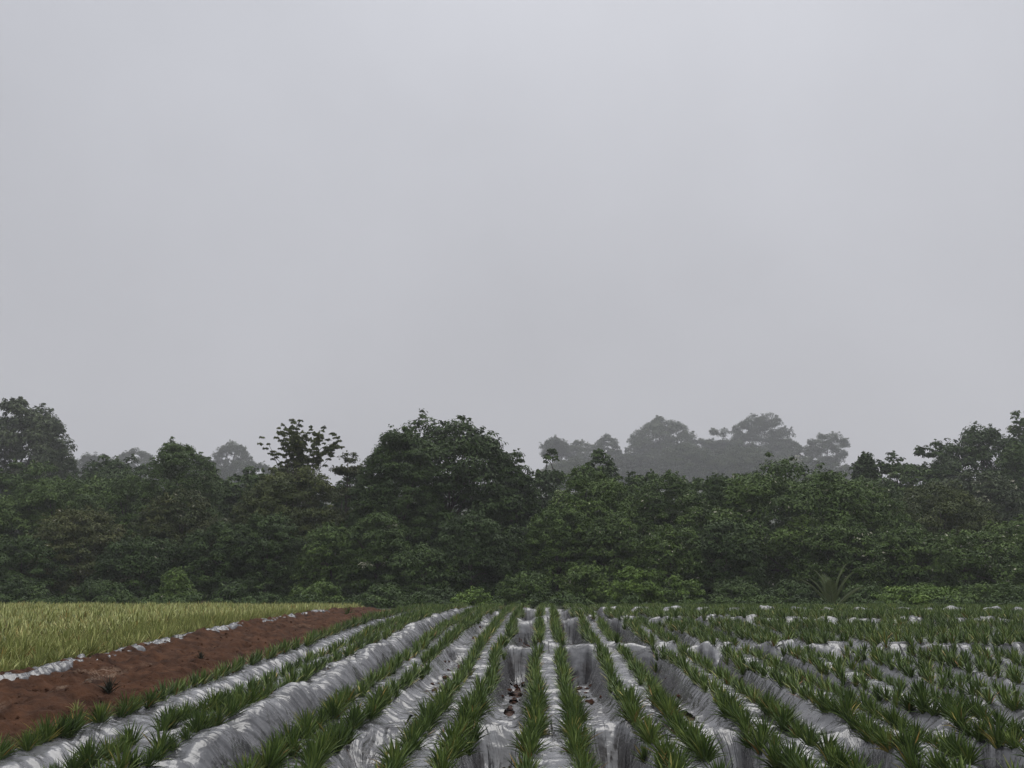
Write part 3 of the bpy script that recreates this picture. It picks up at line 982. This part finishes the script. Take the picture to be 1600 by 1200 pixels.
# ---- second rank
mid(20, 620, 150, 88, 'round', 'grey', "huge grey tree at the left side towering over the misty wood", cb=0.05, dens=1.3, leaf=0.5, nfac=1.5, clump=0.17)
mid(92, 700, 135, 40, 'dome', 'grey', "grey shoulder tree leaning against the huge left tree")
mid(180, 712, 118, 70, 'dome', 'dark', "dim tree rising between huge left tree and spreading tree")
mid(1525, 665, 128, 92, 'dome', 'dark', "big domed dark tree on the right skyline", dens=1.1)
mid(1450, 690, 122, 52, 'pads', 'dark', "tiered dark tree left of the domed right skyline tree")
mid(1608, 637, 132, 36, 'round', 'dark', "tall open tree cut by the photo's right side", cb=0.3, dens=0.7)
mid(1590, 690, 118, 60, 'dome', 'dark', "dark tree below the tall one at the right side")
mid(1397, 705, 112, 34, 'pads', 'dark', "slim tufted tree left of the tiered right skyline tree", cb=0.4, dens=0.8)
mid(1352, 708, 108, 24, 'flat', 'dark', "small umbrella shaped tree standing alone before the right skyline trees", cb=0.45, dens=0.75, clump=0.3)
mid(1415, 725, 108, 58, 'dome', 'dark', "dark rounded tree under the slim tufted one")
mid(1530, 735, 104, 70, 'dome', 'grey', "greyish tree below the domed right skyline tree")
mid(860, 700, 100, 34, 'pads', 'green', "slender tree with tufted boughs right of the giant dark tree", dens=0.8)
mid(937, 702, 102, 44, 'dome', 'dark', "small rounded dark tree right of the slender tufted tree", dens=0.9)
mid(55, 722, 100, 76, 'pads', 'green', "spreading mid green tree below the huge left tree")
mid(448, 722, 98, 60, 'dome', 'olive', "olive tree under the airy brownish tree")

for a in ((330, 742, 'dark', "dark filler tree seen between the spreading tree and the olive tree"),
          (395, 728, 'dark', "dark tree whose top shows left of the airy brownish tree"),
          (560, 735, 'dark', "dark tree showing in the notch left of the giant dome"),
          (845, 738, 'dark', "dark tree showing in the notch right of the giant dome"),
          (1000, 738, 'green', "green tree showing between the broad bright tree and the flecked middle tree"),
          (1105, 742, 'green', "green tree peeping over the dark tree left of the wide dome"),
          (1285, 738, 'green', "green tree seen through the wide flecked dome's open right half"),
          (1225, 745, 'dark', "dark tree behind the wide flecked dome's middle"),
          (1350, 745, 'dark', "dark tree below the small umbrella shaped tree"),
          (160, 742, 'green', "green tree behind the reddish topped left tree")):
    mid(a[0], a[1], 95, 66, 'dome', a[2], a[3])

# ---- main edge of the wood, left to right
edge(285, 692, 86, 78, 'dome', 'dark', "spreading dark domed tree left of the airy brownish tree", dens=1.0)
edge(205, 740, 84, 72, 'dome', 'green', "mid green tree below and left of the spreading dark domed tree")
edge(95, 742, 82, 100, 'dome', 'green', "broad lighter green domed tree on the left")
edge(10, 770, 78, 72, 'dome', 'green', "green tree at the photo's left side above the yellowing field")
edge(130, 792, 70, 82, 'dome', 'rusty', "reddish brown topped dark tree on the left", fleck=0.006)
edge(40, 835, 66, 66, 'dome', 'dark', "low dark tree at the left above the yellowing field")
edge(225, 838, 66, 70, 'dome', 'dark', "low dark tree below the reddish topped left tree", fleck=0.003)
edge(285, 762, 72, 70, 'dome', 'rusty', "dark tree with brownish seeds under the spreading dark domed tree", fleck=0.006)
edge(350, 815, 67, 66, 'dome', 'dark', "shadowy tree between the seeded tree and the vine hung one")
edge(474, 656, 80, 64, 'fan', 'olive', "airy brownish tree with sparse branches against the sky", cb=0.70, dens=0.85, clump=0.066, limbs=30, trunk_r=0.14, leaf=0.24, nfac=1.0, flat=0.5)
edge(545, 706, 82, 34, 'pads', 'rusty', "small sparse tree between the airy tree and giant dark tree", cb=0.4, dens=0.6, clump=0.24)
edge(455, 728, 75, 92, 'dome', 'olive', "vine hung olive tree below the airy brownish tree")
edge(420, 800, 68, 66, 'dome', 'dark', "dark tree before the vine hung olive tree")
edge(520, 815, 67, 60, 'dome', 'green', "green tree low between olive tree and giant dark tree")
edge(700, 650, 78, 140, 'dome', 'dark', "giant dark domed tree, tallest of the field edge", leaf=0.27, dens=1.2, nfac=1.5)
edge(622, 676, 74, 84, 'dome', 'dark', "left shoulder tree of the giant dark dome", dens=1.05)
edge(800, 705, 76, 52, 'dome', 'dark', "dark tree on the right flank of the giant dome")
edge(590, 800, 66, 66, 'dome', 'dark', "low dark tree at the left foot of the giant dome")
edge(735, 800, 66, 74, 'dome', 'dark', "low leafy tree at the foot of the giant dome")
edge(660, 850, 63, 62, 'dome', 'dark', "lowest dark tree in front of the giant dome")
edge(810, 822, 68, 58, 'dome', 'dark', "dim tree in the dark hollow right of the giant dome")
edge(925, 728, 74, 104, 'dome', 'green', "broad bright green domed tree right of the giant dome")
edge(870, 790, 68, 62, 'dome', 'green', "green tree at the lower left of the broad bright one")
edge(960, 800, 67, 66, 'dome', 'green', "green tree below the broad bright one", fleck=0.005)
edge(1045, 738, 74, 90, 'dome', 'green', "green tree with pale flecks at the middle of the wood", fleck=0.012)
edge(1130, 742, 76, 56, 'dome', 'dark', "dark tree squeezed left of the wide flecked dome")
edge(1045, 820, 66, 62, 'dome', 'green', "lower green tree before the flecked middle tree", fleck=0.008)
edge(1235, 719, 74, 150, 'dome', 'green', "wide flecked dome tree right of the middle", fleck=0.010)
edge(1130, 810, 66, 66, 'dome', 'dark', "dark low tree at the left foot of the wide flecked dome")
edge(1345, 752, 74, 80, 'dome', 'green', "pale flecked tree right of the wide dome", fleck=0.014)
edge(1465, 750, 78, 96, 'dome', 'olive', "brownish yellow leaved tree on the right")
edge(1310, 812, 66, 76, 'dome', 'green', "lower flecked tree between wide dome and brownish tree", fleck=0.012)
edge(1405, 820, 67, 76, 'dome', 'green', "dark green tree below the brownish yellow tree", fleck=0.012)
edge(1500, 828, 66, 84, 'dome', 'green', "rounded green tree with many pale flecks on the right", fleck=0.016)
edge(1598, 810, 68, 76, 'dome', 'green', "green tree at the photo's right side below the skyline trees", fleck=0.010)
edge(-75, 800, 70, 70, 'dome', 'dark', "dark tree just beyond the photo's left side")
edge(1690, 790, 72, 80, 'dome', 'green', "green tree just beyond the photo's right side")

# ---- shrubs at the foot
shrub(738, 918, 52, 36, 'dome', 'fresh', "low bright green mound shrub where the pineapple rows meet the wood")
shrub(820, 893, 57, 50, 'dome', 'green', "wide green shrub right of the low bright mound")
shrub(912, 880, 58, 44, 'dome', 'green', "upright green shrub left of the brightest shrub")
shrub(992, 883, 55, 44, 'dome', 'fresh', "brightest round green shrub below the middle of the wood")
shrub(1064, 897, 56, 40, 'pads', 'fresh', "bright shrub with spreading twigs right of the round bright one")
shrub(1435, 909, 55, 62, 'pads', 'fresh', "wide flat bright green shrub on the right")
shrub(498, 906, 58, 42, 'dome', 'green', "green shrub behind the far end of the dirt track")
shrub(275, 888, 60, 36, 'cone', 'green', "pointed green shrub behind the yellowing field")
shrub(150, 905, 59, 50, 'dome', 'dark', "dark shrub behind the left part of the yellowing field")
shrub(35, 905, 59, 46, 'dome', 'dark', "dark shrub at the left end behind the yellowing field")
shrub(385, 905, 59, 48, 'dome', 'dark', "dark shrub right of the pointed green shrub")
shrub(595, 912, 58, 44, 'dome', 'dark', "dark shrub at the foot of the giant dome tree")
shrub(680, 915, 57, 40, 'dome', 'dark', "dark shrub left of the low bright mound")
shrub(1150, 905, 58, 48, 'dome', 'dark', "dark shrub under the wide flecked dome tree")
shrub(1230, 905, 59, 44, 'dome', 'dark', "dark shrub left of the pale fronds")
shrub(1350, 912, 58, 36, 'dome', 'dark', "dark shrub right of the pale fronds")
shrub(1530, 908, 58, 54, 'dome', 'green', "green shrub below the rounded flecked tree on the right")
shrub(1610, 912, 57, 46, 'dome', 'dark', "dark shrub at the photo's right side")

# ---- undergrowth between the last rows and the wood
rgu = np.random.default_rng(19)
nU = 560
UX = rgu.uniform(-48, 50, nU); UY = rgu.uniform(49.0, 61.0, nU)
UR = 0.2 + 0.5 * rgu.random(nU) ** 2
UC = np.stack([UX, UY, fall(UY) + UR * 0.35 + 0.5 * fbm(UX * 0.25, UY * 0.25, 6, 2) * rgu.random(nU)], -1)
V, Fq, T = leaves(rgu, UC, UR, 130, 0.17, 0.8, ctint=np.clip(rgu.normal(0.4, 0.2, nU), 0, 0.8))
tag(add_obj("undergrowth", make_mesh("undergrowth", V, Fq, M_t['dark'], fattr={"tint": T})),
    "tangled low undergrowth along the foot of the wood", "undergrowth", kind="stuff")

# ---- pale fronded plant
M_frond = leaf_mat("frond", [(0.0, (0.07, 0.10, 0.033)), (1.0, (0.15, 0.18, 0.07))], 0.45, 0.4, 0.1)
def fronds():
    rg = np.random.default_rng(77)
    q = at(1300, 940, 50.0)
    root = bpy.data.objects.new("palm_seedling", None)
    COL.objects.link(root)
    root.location = (q.x, 50.0, float(fall(50.0)) - 0.05)
    tag(root, "young palm with pale upright fronds at the foot of the wood", "palm")
    z0 = 0.0
    for az, th, L in ((0.05, 0.12, 2.6), (0.0, 0.3, 2.3), (math.pi, 0.15, 2.3), (math.pi, 0.55, 2.3), (0.15, 0.75, 2.2), (1.6, 0.3, 2.2), (4.4, 0.4, 2.0), (2.6, 0.35, 2.0)):
        Vs, Fs, k = [], [], 0
        n = 26
        t = np.linspace(0.02, 1, n)
        thv = th + 0.6 * t * t
        ds = L / n
        r = np.cumsum(np.sin(thv) * ds); z = np.cumsum(np.cos(thv) * ds)
        P3 = np.stack([r * math.cos(az), r * math.sin(az), z], -1)
        tv, tf = tube(P3, np.linspace(0.03, 0.006, n), 5)
        Vs.append(tv); Fs.append(tf); k += len(tv)
        side = np.array([-math.sin(az), math.cos(az), 0])
        for i in range(5, n):
            for s in (-1, 1):
                fw = np.array([math.sin(thv[i]) * math.cos(az), math.sin(thv[i]) * math.sin(az), math.cos(thv[i])])
                dv = side * s * 0.55 + fw * 0.8 + np.array([0, 0, -0.1])
                dv /= np.linalg.norm(dv)
                ll = 0.5 * math.sin(math.pi * (0.15 + 0.8 * t[i])) + 0.08
                wv = np.cross(dv, np.array([math.cos(az), math.sin(az), 0.3])); wv /= np.linalg.norm(wv)
                p = P3[i]
                quad = np.array([p, p + dv * ll * 0.45 + wv * 0.03, p + dv * ll, p + dv * ll * 0.45 - wv * 0.03])
                Vs.append(quad); Fs.append(np.array([[0, 1, 2, 3]]) + k); k += 4
        F_ = np.concatenate(Fs)
        add_obj("frond", make_mesh("frond", np.concatenate(Vs), F_, M_frond, fattr={"tint": rg.random(len(F_)) * 0.8}), root)
fronds()

# ================================================================== mist
def haze():
    m = bpy.data.materials.new("mist")
    m.use_nodes = True
    n, l = m.node_tree.nodes, m.node_tree.links
    n.clear()
    o = n.new("ShaderNodeOutputMaterial")
    v = n.new("ShaderNodeVolumePrincipled")
    v.inputs["Color"].default_value = (0.93, 0.94, 0.96, 1)
    v.inputs["Density"].default_value = 0.0006
    v.inputs["Density Attribute"].default_value = ""
    v.inputs["Temperature Attribute"].default_value = ""
    v.inputs["Anisotropy"].default_value = 0.0
    l.new(v.outputs[0], o.inputs["Volume"])
    x0, x1, y0, y1, z0, z1 = -412, 412, -30, 770, -6.0, 135.0
    V = np.array([(x, y, z) for z in (z0, z1) for y in (y0, y1) for x in (x0, x1)])
    Q = np.array([(0, 2, 3, 1), (4, 5, 7, 6), (0, 1, 5, 4), (2, 6, 7, 3), (0, 4, 6, 2), (1, 3, 7, 5)])
    ob = add_obj("haze", make_mesh("haze", V, Q, m))
    tag(ob, "thin grey mist hanging over field and wood", "mist", kind="stuff")
haze()
